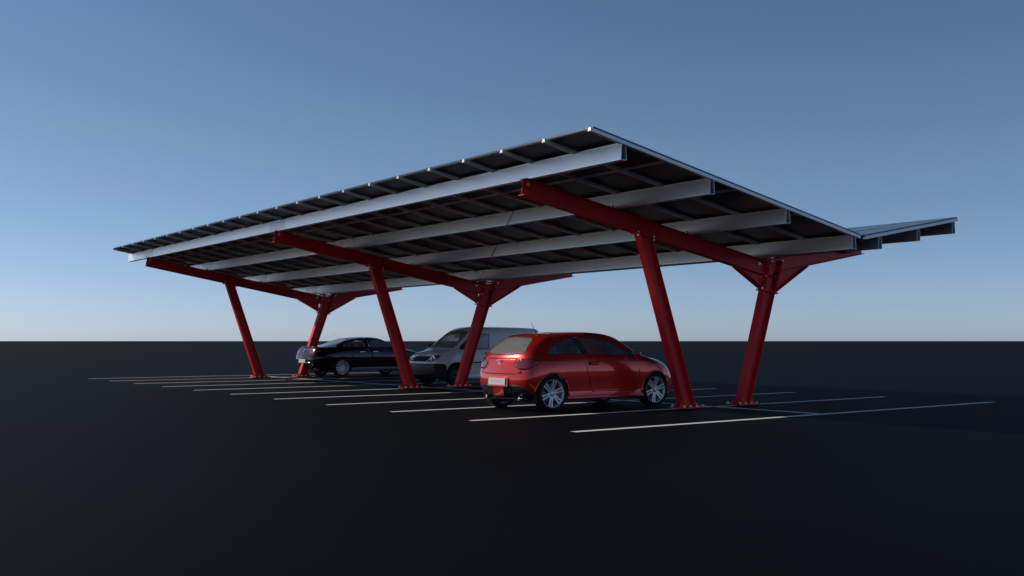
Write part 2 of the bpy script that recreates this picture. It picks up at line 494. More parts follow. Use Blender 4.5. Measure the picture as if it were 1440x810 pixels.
# ---- valley gutter and its end bracket
gm = MB()
gz = VZ-.10
gm.prism([(VY-.105, gz+.02), (VY-.085, gz), (VY+.085, gz), (VY+.105, gz+.02), (VY+.10, gz+.02), (VY+.082, gz+.004), (VY-.082, gz+.004), (VY-.10, gz+.02)], X1+12.3, X0+12.3-.05)
gm.build('gutter', M['gutter'], cp)
sm_ = MB(); sm_.box((X1+12.3, VY-.03, VZ-.012), (X0+12.3, VY+.03, VZ-.004)); sm_.build('valley_seal', M['seal'], cp)
bk = MB(); bk.box((X0+12.3-.60, VY-.01, gz-.20), (X0+12.3-.35, VY+.20, gz-.005), 0); bk.box((X0+12.3-.59, VY-.02, gz-.045), (X0+12.3-.345, VY+.205, gz-.03), 1)
bk.build('gutter_bracket', [M['gutter'], M['bolt']], cp)
# ---- diagonal bracing rod under the big wing, first field
rod = MB()
p0 = Vector(W((-2.55, -4.55, ztop(-4.55)-.20))); p1 = Vector(W((-12.45, 1.45, ztop(1.45)-.10)))
rod.tube([p0, p0.lerp(p1, .5)-Vector((0,0,.02)), p1], .008)
rod.build('bracing_rod', M['cable'], cp)

# ------------------------------------------------------------------ car bodies
def subsurf_eval(me, lvl):
    o = bpy.data.objects.new('tmp', me); COL.objects.link(o)
    m = o.modifiers.new('s', 'SUBSURF'); m.levels = lvl; m.render_levels = lvl; m.use_limit_surface = True; m.quality = 3
    dg = bpy.context.evaluated_depsgraph_get(); dg.update()
    r = bpy.data.meshes.new_from_object(o.evaluated_get(dg))
    bpy.data.objects.remove(o)
    return r

def body_bm(st, rear_b, front_b, lvl=3, iters=4):
    """box lattice: st = list of stations dict(y[7],x[7],z[7],yc,zc); returns dense bmesh"""
    R = len(st[0]['z']); S = len(st); V = []; idx = {}
    def put(key, p): idx[key] = len(V); V.append(Vector(p))
    for s, d in enumerate(st):
        b = rear_b if s == 0 else (front_b if s == S-1 else 0)
        for r in range(R):
            for c, sg in ((0, -1), (4, 1)): put((s, r, c), (sg*d['x'][r], d['y'][r], d['z'][r]))
        for c, fx, k in ((1, -.5, .72), (2, 0, 1), (3, .5, .72)):
            put((s, R-1, c), (fx*d['x'][-1], d['y'][-1] + k*(d['yc']-d['y'][-1]) + k*b, d['z'][-1] + k*(d['zc']-d['z'][-1])))
            put((s, 0, c), (fx*d['x'][0], d['y'][0]+k*b, d['z'][0]))
        if s in (0, S-1):
            for r in range(1, R-1):
                for c, fx, k in ((1, -.5, .72), (2, 0, 1), (3, .5, .72)):
                    put((s, r, c), (fx*d['x'][r], d['y'][r]+k*b, d['z'][r]))
    F = []
    for s in range(S-1):
        for r in range(R-1):
            F.append((idx[s,r,4], idx[s+1,r,4], idx[s+1,r+1,4], idx[s,r+1,4]))
            F.append((idx[s,r,0], idx[s,r+1,0], idx[s+1,r+1,0], idx[s+1,r,0]))
        for c in range(4):
            F.append((idx[s,R-1,c], idx[s,R-1,c+1], idx[s+1,R-1,c+1], idx[s+1,R-1,c]))
            F.append((idx[s,0,c], idx[s+1,0,c], idx[s+1,0,c+1], idx[s,0,c+1]))
    for r in range(R-1):
        for c in range(4):
            F.append((idx[0,r,c], idx[0,r,c+1], idx[0,r+1,c+1], idx[0,r+1,c]))
            F.append((idx[S-1,r,c], idx[S-1,r+1,c], idx[S-1,r+1,c+1], idx[S-1,r,c+1]))
    cage = [v.copy() for v in V]; N = len(V)
    for it in range(iters):
        me = bpy.data.meshes.new('c'); me.from_pydata([tuple(v) for v in cage], [], F)
        ev = subsurf_eval(me, 1)
        for i in range(N): cage[i] += .8*(V[i]-ev.vertices[i].co)
        bpy.data.meshes.remove(ev); bpy.data.meshes.remove(me)
    me = bpy.data.meshes.new('c'); me.from_pydata([tuple(v) for v in cage], [], F)
    ev = subsurf_eval(me, lvl)
    bm = bmesh.new(); bm.from_mesh(ev)
    bmesh.ops.recalc_face_normals(bm, faces=bm.faces)
    return bm

AX = {'x': (1, 2, 0), 'y': (0, 2, 1), 'z': (0, 1, 2)}
def inpoly(p, poly):
    x, y = p; ins = False; n = len(poly)
    for i in range(n):
        x0, y0 = poly[i]; x1, y1 = poly[(i+1) % n]
        if (y0 > y) != (y1 > y) and x < (x1-x0)*(y-y0)/(y1-y0)+x0: ins = not ins
    return ins
def grow(poly, d):
    n = len(poly); a = sum(poly[i][0]*poly[(i+1) % n][1]-poly[(i+1) % n][0]*poly[i][1] for i in range(n))
    sg = 1 if a > 0 else -1; out = []
    for i in range(n):
        p = Vector(poly[i]); a_ = (p-Vector(poly[i-1])).normalized(); b_ = (Vector(poly[(i+1) % n])-p).normalized()
        n1 = Vector((a_.y, -a_.x))*sg; n2 = Vector((b_.y, -b_.x))*sg
        m = (n1+n2); m = m/max(.35, m.length_squared)*2
        out.append(tuple(p+m*d))
    return out
def cut(bm, poly, ax, pred):
    i, j, k = AX[ax]; n = len(poly); eps = .004
    for e in range(n):
        p, q = poly[e], poly[(e+1) % n]
        lo = (min(p[0], q[0])-eps, min(p[1], q[1])-eps); hi = (max(p[0], q[0])+eps, max(p[1], q[1])+eps)
        fs = []
        for f in bm.faces:
            c = f.calc_center_median()
            if abs(c[i]-(lo[0]+hi[0])/2) > (hi[0]-lo[0])/2+.2 or abs(c[j]-(lo[1]+hi[1])/2) > (hi[1]-lo[1])/2+.2: continue
            if not pred(f, c): continue
            us = [v.co[i] for v in f.verts]; ws = [v.co[j] for v in f.verts]
            if max(us) < lo[0] or min(us) > hi[0] or max(ws) < lo[1] or min(ws) > hi[1]: continue
            fs.append(f)
        if not fs: continue
        es = set(x for f in fs for x in f.edges); vs = set(x for f in fs for x in f.verts)
        co = [0,0,0]; co[i], co[j] = p
        no = [0,0,0]; no[i], no[j] = q[1]-p[1], -(q[0]-p[0])
        bmesh.ops.bisect_plane(bm, geom=fs+list(es)+list(vs), dist=1e-5, plane_co=co, plane_no=Vector(no).normalized())
def inside(bm, poly, ax, pred):
    i, j, k = AX[ax]; out = []
    us = [p[0] for p in poly]; ws = [p[1] for p in poly]; a0, a1, b0, b1 = min(us), max(us), min(ws), max(ws)
    for f in bm.faces:
        c = f.calc_center_median()
        if a0 <= c[i] <= a1 and b0 <= c[j] <= b1 and pred(f, c) and inpoly((c[i], c[j]), poly): out.append(f)
    return out
def faces_to_obj(faces, name, mats, parent, inset=0., solid=0., smooth=True):
    me = bpy.data.meshes.new(name); vm = {}; V = []; F = []
    for f in faces:
        row = []
        for v in f.verts:
            if v not in vm: vm[v] = len(V); V.append(tuple(v.co - v.normal*inset))
            row.append(vm[v])
        F.append(row)
    me.from_pydata(V, [], F)
    for m in (mats if isinstance(mats, (list, tuple)) else [mats]): me.materials.append(m)
    for p in me.polygons: p.use_smooth = smooth
    me.update()
    o = bpy.data.objects.new(name, me); COL.objects.link(o); o.parent = parent
    if solid:
        s = o.modifiers.new('solid', 'SOLIDIFY'); s.thickness = solid; s.offset = -1; s.use_rim = True
    return o
SIDE = lambda sg: (lambda f, c: c.x*sg > .25 and f.normal.x*sg > .12)
BOTH = lambda f, c: abs(c.x) > .25 and abs(f.normal.x) > .12
REAR = lambda f, c: f.normal.y < -.12
FRONT = lambda f, c: f.normal.y > .12
class Car:
    def __init__(s, name, loc, rz, st, rb, fb, paint, label, cat, scale=1.):
        s.root = empty(name, loc, rz); s.root.scale = (scale,)*3
        tag(s.root, label, cat)
        s.bm = body_bm(st, rb, fb); s.paint = paint
        s.bm.normal_update()
    def patch(s, name, poly, ax, pred, mat, inset=0., seam=0., solid=0., parent=None):
        """cut a region out of the shell and make it an object of its own; seam = dark gap round it"""
        bm = s.bm
        if seam:
            big = grow(poly, seam)
            cut(bm, big, ax, pred); cut(bm, poly, ax, pred)
            fs = inside(bm, poly, ax, pred); ids = set(fs)
            for f in inside(bm, big, ax, pred):
                if f not in ids: f.material_index = 1
        else:
            cut(bm, poly, ax, pred); fs = inside(bm, poly, ax, pred)
        o = faces_to_obj(fs, name, mat, parent or s.root, inset, solid) if fs else None
        bmesh.ops.delete(bm, geom=fs, context='FACES')
        return o
    def seam(s, poly, ax, pred, w=.005, mi=1):
        """dark line along a closed outline"""
        bm = s.bm; big = grow(poly, w); cut(bm, big, ax, pred); cut(bm, poly, ax, pred)
        ids = set(inside(bm, poly, ax, pred))
        for f in inside(bm, big, ax, pred):
            if f not in ids: f.material_index = mi
    def paintpoly(s, poly, ax, pred, mi):
        cut(s.bm, poly, ax, pred)
        for f in inside(s.bm, poly, ax, pred): f.material_index = mi
    def arches(s, ys, r, zc, w):
        s.wheel_y = ys
        for y in ys:
            poly = [(y+r*math.cos(a), zc+r*math.sin(a)) for a in [2*PI*k/28 for k in range(28)]]
            pred = lambda f, c: abs(c.x) > .42
            cut(s.bm, poly, 'x', pred)
            fs = inside(s.bm, poly, 'x', pred)
            bmesh.ops.delete(s.bm, geom=fs, context='FACES')
            for sg in (-1, 1):
                m = MB()
                n = 20; v = []
                for k in range(n+1):
                    a = -.15*PI + 1.3*PI*k/n
                    for x in (.42, w-.035): v.append((sg*x, y+(r+.006)*math.cos(a), zc+(r+.006)*math.sin(a)))
                m.add(v, [(2*k, 2*k+1, 2*k+3, 2*k+2) for k in range(n)], 0, True)
                m.add([(sg*.42, y, zc)] + [v[2*k] for k in range(n+1)], [(0, k+1, k+2) for k in range(n)], 0)
                m.build('wheel_arch', M['plastic'], s.root)
    def arch_lips(s, r, zc, rad, mat):
        from mathutils.bvhtree import BVHTree
        s.bm.normal_update(); t = BVHTree.FromBMesh(s.bm)
        for y in s.wheel_y:
            for sg in (-1, 1):
                pts = []
                for k in range(25):
                    a = R_(-8) + R_(196)*k/24
                    p = (sg*1.5, y+(r+rad*.8)*math.cos(a), zc+(r+rad*.8)*math.sin(a))
                    h = t.ray_cast(Vector(p), Vector((-sg, 0, 0)))
                    if h[0] is not None and abs(h[0].x) > .5: pts.append(h[0]+Vector((sg*.002, 0, 0)))
                if len(pts) > 4:
                    m = MB(); m.tube(pts, rad, 0, 8); m.build('arch_lip', mat, s.root)
    def finish(s, extra=(), thick=.022):
        bmesh.ops.dissolve_degenerate(s.bm, dist=1e-5, edges=s.bm.edges)
        me = bpy.data.meshes.new('body'); s.bm.to_mesh(me); s.bm.free()
        mats = [s.paint, M['seam']] + list(extra)
        n = len(mats)
        for m in mats: me.materials.append(m)
        for m in mats: me.materials.append(M['interior'])
        for p in me.polygons: p.use_smooth = True
        o = bpy.data.objects.new('body', me); COL.objects.link(o); o.parent = s.root
        sm = o.modifiers.new('solid', 'SOLIDIFY'); sm.thickness = thick; sm.offset = -1; sm.material_offset = n
        sm.use_rim = True; sm.material_offset_rim = 0
        s.body = o
        return o

def wheel(car, x, y, r, w, rim_r, sg, style):
    """rim mesh is the part; tyre, disc and caliper hang under it"""
    rim = MB(); half = w/2
    prof = [(half*.95, rim_r), (half*.9, rim_r*.955), (half*.55, rim_r*.90), (-half*.9, rim_r*.90), (-half*.95, rim_r)]
    rim.lathe(prof, 0, 40)
    mats = [M['alloy'], M['seam']]
    if style == 'five':
        for k in range(6):
            a = 2*PI*k/6 + .3
            for off in (-.13, .13):
                ring = []
                for rad, hw, xo in ((.16*rim_r, .020, half*.66), (.55*rim_r, .013, half*.78), (.96*rim_r, .015, half*.88)):
                    t = off*rim_r*(.35+.65*rad/rim_r)
                    for dx, dh in ((0, -hw), (0, hw), (-.03, hw*.8), (-.03, -hw*.8)):
                        u, q = rad, t+dh
                        ring.append((xo+dx, u*math.cos(a)-q*math.sin(a), u*math.sin(a)+q*math.cos(a)))
                f = []
                for i in range(2):
                    for j in range(4): f.append((i*4+j, i*4+(j+1) % 4, (i+1)*4+(j+1) % 4, (i+1)*4+j))
                f += [(3,2,1,0), (8,9,10,11)]
                rim.add(ring, f, 0)
        rim.lathe([(half*.5, .0), (half*.86, .0), (half*.84, .032), (half*.74, .06), (half*.5, .065)], 0, 24)
    elif style == 'multi':
        n = 14
        for k in range(n):
            a = 2*PI*k/n
            ring = []
            for rad, hw, xo in ((.16*rim_r, .012, half*.70), (.6*rim_r, .011, half*.80), (.95*rim_r, .013, half*.86)):
                for dx, dh in ((0, -hw), (0, hw), (-.025, hw*.8), (-.025, -hw*.8)):
                    ring.append((xo+dx, rad*math.cos(a)-dh*math.sin(a), rad*math.sin(a)+dh*math.cos(a)))
            f = []
            for i in range(2):
                for j in range(4): f.append((i*4+j, i*4+(j+1) % 4, (i+1)*4+(j+1) % 4, (i+1)*4+j))
            f += [(3,2,1,0), (8,9,10,11)]
            rim.add(ring, f, 0)
        rim.lathe([(half*.5, .0), (half*.80, .0), (half*.80, .04), (half*.72, .058), (half*.5, .06)], 0, 24)
    else:
        mats = [M['steel_dark'], M['seam'], M['alloy']]
        rim.lathe([(half*.30, .0), (half*.55, .05), (half*.42, .08), (half*.62, .13), (half*.40, .9*rim_r)], 0, 32)
        rim.lathe([(half*.72, .0), (half*.70, .04), (half*.5, .055)], 0, 20)
        for k in range(5):
            a = 2*PI*k/5; rim.lathe([(half*.62, 0), (half*.62, .010), (half*.45, .010)], 2, 8, c=(0, .075*math.cos(a), .075*math.sin(a)))
    o = rim.build('wheel', mats, car.root)
    o.location = (x, y, r); o.rotation_euler = (0, 0, 0 if sg > 0 else PI)
    t = MB()
    t.lathe([(half*.93, rim_r*.99), (half*1.0, rim_r*1.03), (half*1.06, (rim_r+r)/2), (half*.98, r*.965), (half*.80, r), (-half*.80, r), (-half*.98, r*.965), (-half*1.06, (rim_r+r)/2), (-half*.93, rim_r*.99)], 0, 48)
    for gx in (-.35, 0, .35):
        pass
    t.build('tyre', M['rubber'], o)
    d = MB(); d.lathe([(half*.10, 0), (half*.10, rim_r*.66), (half*.02, rim_r*.66), (half*.02, 0)], 0, 32, smooth=False)
    d.lathe([(-half*.3, 0), (-half*.3, rim_r*.89)], 1, 32)
    d.build('brake_disc', [M['disc'], M['seam']], o)
    if style != 'steel':
        c = MB(); n = 8; v = []
        for k in range(n+1):
            a = (-.25 + .5*k/n)*PI*.8 + (0 if sg > 0 else PI)
            for rr, xx in ((rim_r*.42, -.01), (rim_r*.76, -.01), (rim_r*.76, half*.42), (rim_r*.42, half*.42)):
                v.append((xx, rr*math.cos(a), rr*math.sin(a)))
        f = []
        for k in range(n):
            for j in range(4): f.append((k*4+j, k*4+(j+1) % 4, (k+1)*4+(j+1) % 4, (k+1)*4+j))
        f += [(0,1,2,3), tuple(n*4+j for j in (3,2,1,0))]
        c.add(v, f); c.build('brake_caliper', M['caliper'], o)
    return o

def rbox(mb, c, size, tilt=0., mi=0, top=.85):
    """soft block: tapered box tilted about x"""
    sx, sy, sz = [s/2 for s in size]
    m = Matrix.Translation(c) @ Matrix.Rotation(tilt, 4, 'X')
    v = [(-sx,-sy,-sz),(sx,-sy,-sz),(sx,sy,-sz),(-sx,sy,-sz),(-sx*top,-sy*.7,sz),(sx*top,-sy*.7,sz),(sx*top,sy*.7,sz),(-sx*top,sy*.7,sz)]
    mb.add([m @ Vector(p) for p in v], [(0,3,2,1),(4,5,6,7),(0,1,5,4),(1,2,6,5),(2,3,7,6),(3,0,4,7)], mi)
def seat(car, x, y, z, mat, h=.62, w=.50, headrest=True):
    s = MB()
    rbox(s, (x, y+.22, z+.06), (w, .50, .16), 0, 0, .95)
    rbox(s, (x, y-.08, z+.36), (w, .14, h), R_(14), 0, .82)
    if headrest:
        rbox(s, (x, y-.20, z+.36+h*.5+.10), (.26, .10, .18), R_(10), 0, .85)
        for dx in (-.06, .06): s.tube([(x+dx, y-.17, z+.36+h*.45), (x+dx, y-.19, z+.36+h*.5+.05)], .007)
    return s.build('seat', mat, car.root, bevel=.03)
def cabin(car, yd, zd, w, zfloor, mat, rows, sx=.36, wheel_x=-.36):
    """dashboard, steering wheel, seats"""
    d = MB()
    d.prism([(yd-.32, zd-.30), (yd+.25, zd-.34), (yd+.30, zd-.05), (yd-.05, zd+.02), (yd-.25, zd-.02), (yd-.34, zd-.12)], -w, w)
    d.build('dashboard', M['plastic'], car.root, bevel=.02)
    s = MB(); n = 20
    c = Vector((wheel_x, yd-.42, zd-.04)); t = R_(65)
    pts = [c + Vector((.18*math.cos(2*PI*k/n), .18*math.sin(2*PI*k/n)*math.cos(t), .18*math.sin(2*PI*k/n)*math.sin(t))) for k in range(n+1)]
    s.tube(pts, .014); s.tube([c-Vector((.17,0,0)), c+Vector((.17,0,0))], .016); s.tube([c, c+Vector((0,.2,-.08))], .03)
    s.build('steering_wheel', M['plastic'], car.root)
    for y in rows:
        for x in (-sx, sx): seat(car, x, y, zfloor, mat)
def mirror_outside(car, x, y, z, sg, mat, s=1.):
    m = MB()
    v = []; n = 10
    for i, (yy, k) in enumerate(((-.075, .86), (-.05, 1.), (.02, .95), (.07, .6), (.085, .15))):
        for j in range(n):
            a = 2*PI*j/n
            v.append((sg*(.125+.105*k*math.cos(a)*.95)*s, yy*s, .068*k*math.sin(a)*s))
    f = [(i*n+j, i*n+(j+1) % n, (i+1)*n+(j+1) % n, (i+1)*n+j) for i in range(4) for j in range(n)] + [tuple(range(n))[::-1], tuple(range(4*n, 5*n))]
    m.add(v, f, 0, True)
    m.tube([(sg*-.02, .02, -.05*s), (sg*.06, .02, -.045*s)], .022)
    o = m.build('side_mirror', mat, car.root); o.location = (sg*x, y, z)
    g = MB(); g.lathe([(-.076*s, 0), (-.076*s, .055*s)], 0, 16, 'y'); q = g.build('mirror_glass', M['chrome'], o)
    q.location = (sg*.125*s, -.001, 0); q.scale = (1.6, 1, 1)
    return o
def aerial(car, p, d, l, mat):
    m = MB(); p = Vector(p); d = Vector(d).normalized()
    m.lathe([(0, .022), (.012, .018), (.025, .0)], 0, 12, 'z', c=tuple(p))
    m.tube([p+Vector((0,0,.015)), p+d*l], [.006, .003])
    return m.build('aerial', mat, car.root)
def ell(cx, cy, a, b, n=18, rot=0.):
    return [(cx+a*math.cos(t)*math.cos(rot)-b*math.sin(t)*math.sin(rot), cy+a*math.cos(t)*math.sin(rot)+b*math.sin(t)*math.cos(rot)) for t in [2*PI*k/n for k in range(n)]]
def mirrored(poly): return [(-a, b) for a, b in poly][::-1]
def ST(y, x, z, yc, zc):
    f = lambda v: list(v) if isinstance(v, (list, tuple)) else [v]*7
    return dict(y=f(y), x=f(x), z=f(z), yc=yc, zc=zc)
def plate(car, y, z, tilt=0., w=.52, h=.115, rz=0.):
    p = MB(); p.box((-w/2, -.006, -h/2), (w/2, .006, h/2), 0)
    # embossed faint characters, too small to read
    x = -w/2+.06
    for k, cw in enumerate((.030, .045, .040, .02, .05, .035, .045, .04)):
        p.box((x, -.0075, -.022), (x+cw*.8, -.0065, .022), 1); x += cw+.012
    o = p.build('number_plate', [M['plate'], M['plate_mark']], car.root)
    o.location = (0, y, z); o.rotation_euler = (tilt, 0, rz)
    return o

# ---------------------------------------------------------------- red hatchback
hatch = [
 ST([-1.64,-1.75,-1.80,-1.76,-1.69,-1.51,-1.27], [.64,.69,.735,.725,.665,.585,.50], [.24,.33,.55,.82,1.03,1.22,1.365], -1.27, 1.395),
 ST([-1.53,-1.55,-1.57,-1.54,-1.45,-1.28,-1.08], [.79,.815,.84,.825,.755,.66,.56], [.21,.30,.56,.83,1.02,1.22,1.375], -1.08, 1.415),
 ST([-1.24,-1.25,-1.26,-1.24,-1.16,-1.02,-.86], [.82,.845,.865,.855,.785,.69,.585], [.20,.29,.57,.83,1.01,1.22,1.385], -.86, 1.432),
 ST([-.62,-.62,-.62,-.62,-.62,-.56,-.46], [.82,.835,.842,.835,.785,.70,.60], [.20,.29,.56,.83,.995,1.22,1.40], -.46, 1.448),
 ST([0,0,0,0,0,0,-.02], [.82,.835,.842,.835,.785,.70,.60], [.20,.29,.56,.82,.98,1.21,1.395], -.02, 1.447),
 ST([.5,.5,.5,.5,.5,.46,.36], [.82,.835,.842,.835,.785,.70,.595], [.20,.29,.56,.82,.97,1.18,1.345], .36, 1.40),
 ST([.92,.92,.92,.92,.90,.80,.66], [.82,.84,.85,.84,.785,.705,.60], [.20,.29,.56,.81,.96,1.08,1.21], .70, 1.25),
 ST([1.12,1.12,1.12,1.12,1.12,1.09,1.06], [.82,.845,.865,.85,.78,.69,.58], [.20,.29,.57,.81,.945,.975,.995], 1.08, 1.02),
 ST([1.34,1.34,1.34,1.34,1.34,1.34,1.34], [.80,.84,.865,.845,.755,.66,.54], [.20,.29,.57,.79,.90,.93,.95], 1.34, .97),
 ST([1.68,1.70,1.70,1.70,1.70,1.70,1.70], [.74,.775,.79,.765,.68,.59,.47], [.20,.28,.53,.71,.81,.845,.865], 1.70, .885),
 ST([1.80,1.87,1.90,1.86,1.79,1.75,1.72], [.60,.64,.655,.62,.56,.50,.40], [.23,.29,.46,.62,.71,.74,.755], 1.72, .77),
]
rc = Car('red_hatchback', (-4.15, -2.0, 0), 0, hatch, -.12, .12, M['car_red'],
         'glossy red three-door hatchback with silver alloy wheels parked nearest, tail towards the camera', 'car')
rc.arches((-1.30, 1.29), .352, .325, .845)
quarter = [(-1.36,1.035),(-1.33,1.08),(-1.23,1.165),(-1.10,1.23),(-.94,1.285),(-.78,1.315),(-.70,1.322),(-.535,1.032)]
doorwin = [(-.40,1.028),(-.55,1.327),(-.20,1.327),(.02,1.296),(.25,1.235),(.50,1.145),(.72,1.05),(.80,1.012),(.72,1.004)]
for sg in (1, -1):
    P = SIDE(sg)
    rc.patch('side_window', quarter, 'x', P, M['glass_clear'], .006, .012)
    rc.patch('side_window', doorwin, 'x', P, M['glass_clear'], .006, .014)
    pil = [(-.520,1.034),(-.683,1.324),(-.566,1.327),(-.417,1.030)]
    rc.patch('pillar_trim', pil, 'x', P, M['plastic'], .0)
    door = [(-.50,.99),(-.46,.62),(-.40,.40),(-.34,.335),(.74,.335),(.84,.50),(.86,.74),(.83,.95),(.40,.975)]
    do = rc.patch('door', door, 'x', P, M['car_red'], .0, .006, .02)
    h = MB()
    for t in range(1): pass
    h.prism([(-.11, -.022), (.10, -.018), (.11, .0), (.10, .018), (-.10, .022), (-.115, .0)], .014, .030)
    h.prism([(-.125, -.034), (.12, -.032), (.13, 0), (.115, .034), (-.115, .036), (-.135, 0)], -.006, .004, 1)
    ho = h.build('door_handle', [M['car_red'], M['seam']], do, bevel=.006)
    ho.location = (sg*.838, -.30, .855); ho.rotation_euler = (0, 0, 0 if sg > 0 else PI)
    # side indicator line in the sill
    rc.seam([(-.92,.345),(-.90,.352),(.90,.352),(.92,.345)], 'x', P, .004)
# rear
rw = [(-.50,1.05),(-.30,1.035),(0,1.03),(.30,1.035),(.50,1.05),(.545,1.085),(.45,1.285),(.37,1.325),(0,1.342),(-.37,1.325),(-.45,1.285),(-.545,1.085)]
rc.patch('rear_window', rw, 'y', lambda f, c: f.normal.y < -.1 and c.y < -.9, M['glass_rear'], .005, .016)
REARB = lambda f, c: c.y < -1.08 and (f.normal.y < -.05)
for sg in (1, -1):
    tl = [(.43,.87),(.455,.81),(.54,.765),(.66,.755),(.76,.79),(.803,.85),(.798,.905),(.75,.945),(.66,.958),(.52,.932)]
    if sg < 0: tl = mirrored(tl)
    o = rc.patch('tail_light', tl, 'y', lambda f, c: c.y < -1.2 and f.normal.y < .03, M['tail_red'], -.008, .006, .012)
    for (cx, cz, rr, mt, yy) in ((.545, .85, .040, 'tail_dark', -1.77), (.645, .875, .045, 'tail_dark', -1.69), (.61, .905, .016, 'lens_white', -1.73)):
        b = MB(); b.lathe([(0, rr), (-.012, rr*.86), (-.018, rr*.3), (-.018, 0)], 0, 20, 'y'); q = b.build('lamp_reflector', M[mt], o)
        q.location = (sg*cx, yy, cz)
low = [(-.80,.12),(-.80,.40),(-.66,.445),(-.50,.462),(.50,.462),(.66,.445),(.80,.40),(.80,.12)]
rc.patch('rear_diffuser', [(-.80,.10),(-.775,.28),(-.68,.42),(-.54,.468),(.54,.468),(.68,.42),(.775,.28),(.80,.10)], 'y', lambda f, c: c.y < -1.42 and f.normal.y < .02, M['plastic'], .0, .004, .015)
tg = [(-.60,.69),(-.40,.672),(0,.668),(.40,.672),(.60,.69),(.60,.735),(.50,.765),(.425,.80),(.40,.87),(.45,.955),(-.45,.955),(-.40,.87),(-.425,.80),(-.50,.765),(-.60,.735)]
rc.patch('tailgate', tg, 'y', REARB, M['car_red'], .0, .006, .02)
# hood shut line, fuel flap, front lamps and grille
rc.seam([(-.60,1.05),(-.52,1.70),(-.30,1.80),(.30,1.80),(.52,1.70),(.60,1.05)], 'z', lambda f, c: c.z > .6 and f.normal.z > .3, .005)
ws = [(-.58,1.03),(-.30,1.045),(.30,1.045),(.58,1.03),(.56,1.08),(.50,1.23),(.44,1.33),(.20,1.355),(-.20,1.355),(-.44,1.32),(-.50,1.22),(-.56,1.06)]
rc.patch('windscreen', ws, 'y', lambda f, c: f.normal.y > .15 and .2 < c.y < 1.3 and abs(f.normal.x) < .75, M['glass_front'], .005, .014)
for sg in (1, -1):
    hl = [(.36,.60),(.60,.625),(.70,.70),(.66,.75),(.52,.72),(.38,.66)]
    rc.patch('headlight', hl if sg > 0 else mirrored(hl), 'y', lambda f, c: c.y > 1.4 and f.normal.y > .05, M['lamp_chrome'], -.003, .005, .01)
rc.patch('grille', [(-.28,.60),(.28,.60),(.24,.68),(-.24,.68)], 'y', lambda f, c: c.y > 1.4 and f.normal.y > .1, M['grille'], .01, .004)
rc.patch('lower_grille', [(-.50,.24),(.50,.24),(.45,.42),(-.45,.42)], 'y', lambda f, c: c.y > 1.4 and f.normal.y > .1, M['grille'], .01, .004)
rc.arch_lips(.352, .325, .020, M['car_red'])
rc.finish()
# spoiler lip under the rear window, bumper ledge, plate recess
def lip(car, name, pts, prof, mat):
    """sweep profile (y,z offsets) along pts (x,y,z)"""
    m = MB(); n = len(prof); v = []
    for p in pts:
        for a, b in prof: v.append((p[0], p[1]+a, p[2]+b))
    f = [(i*n+j, i*n+(j+1) % n, (i+1)*n+(j+1) % n, (i+1)*n+j) for i in range(len(pts)-1) for j in range(n)]
    m.add(v, f, 0, True); m.add(v[:n], [tuple(range(n))]); m.add(v[-n:], [tuple(range(n))[::-1]])
    return m.build(name, mat, car.root, bevel=.004)
def arc(w, y, b, z, dz=0, n=14):
    return [(w*t, y+b*(1-t*t), z+dz*t*t) for t in [-1+2*k/n for k in range(n+1)]]
lip(rc, 'spoiler_lip', arc(.54, -1.69, -.115, 1.005, .012), [(.03,.018),(-.022,.012),(-.028,.0),(.03,-.022)], M['car_red'])
lip(rc, 'bumper_ledge', arc(.68, -1.755, -.115, .665, .012), [(.02,.020),(-.030,.016),(-.034,.006),(.02,-.028)], M['car_red'])
lip(rc, 'roof_spoiler', arc(.45, -1.265, -.05, 1.374, -.008), [(.06,.022),(-.05,.008),(-.055,-.002),(.05,-.022)], M['car_red'])
plate(rc, -1.934, .535, R_(-4), .50, .125)
pr = MB(); pr.box((-.30, -.004, -.09), (.30, .004, .085)); q = pr.build('plate_recess', M['car_red'], rc.root, bevel=.003); q.location = (0, -1.918, .535); q.rotation_euler = (R_(-4), 0, 0)
df = MB(); df.prism([(-.15,-.11),(.15,-.11),(.17,.07),(-.17,.07)], 0, .02, ax='z')
q = df.build('diffuser_insert', M['car_red'], rc.root, bevel=.004); q.location = (0, -1.885, .385); q.rotation_euler = (R_(90+12), 0, 0)
for sg in (-1, 1):
    e = MB(); e.lathe([(.12,.030),(-.07,.036),(-.075,.033),(-.07,.029),(.10,.026)], 0, 20, 'y'); e.lathe([(0,.028),(0,0)], 1, 20, 'y')
    q = e.build('exhaust_tip', [M['chrome'], M['seam']], rc.root); q.location = (sg*.50, -1.74, .235)
e = MB(); e.box((-.6, -1.72, .19), (.6, -1.2, .26)); e.build('underbody_tray', M['plastic'], rc.root, bevel=.02)
# slanted two-part emblem on the tailgate
em = MB()
em.prism([(-.055,.006),(-.050,.040),(.055,.055),(.052,.032),(-.018,.022),(-.018,.012),(.05,.006)], 0, .012, ax='z')
em.prism([(-.055,-.052),(-.052,-.030),(.018,-.020),(.018,-.010),(-.05,-.004),(.055,-.004),(.050,-.038)], 0, .012, ax='z')
q = em.build('emblem', M['alu'], rc.root, bevel=.003); q.location = (0, -1.875, .885); q.rotation_euler = (R_(90+16), 0, 0)
wp = MB(); wp.tube([(0,-1.71,1.04),(-.10,-1.70,1.05),(-.40,-1.63,1.07)], .010); wp.lathe([(-.03,.0),(-.03,.02),(.02,.025),(.02,0)], 0, 12, 'y', c=(0,-1.70,1.045))
wp.build('rear_wiper', M['plastic'], rc.root)
aerial(rc, (0, -1.02, 1.412), (0, -.55, .9), .24, M['plastic'])
for y in (-1.30, 1.29):
    for sg in (1, -1): wheel(rc, sg*.745, y, .325, .215, .255, sg, 'five')
cabin(rc, .92, .97, .66, .30, M['seat_grey'], (-.15,))
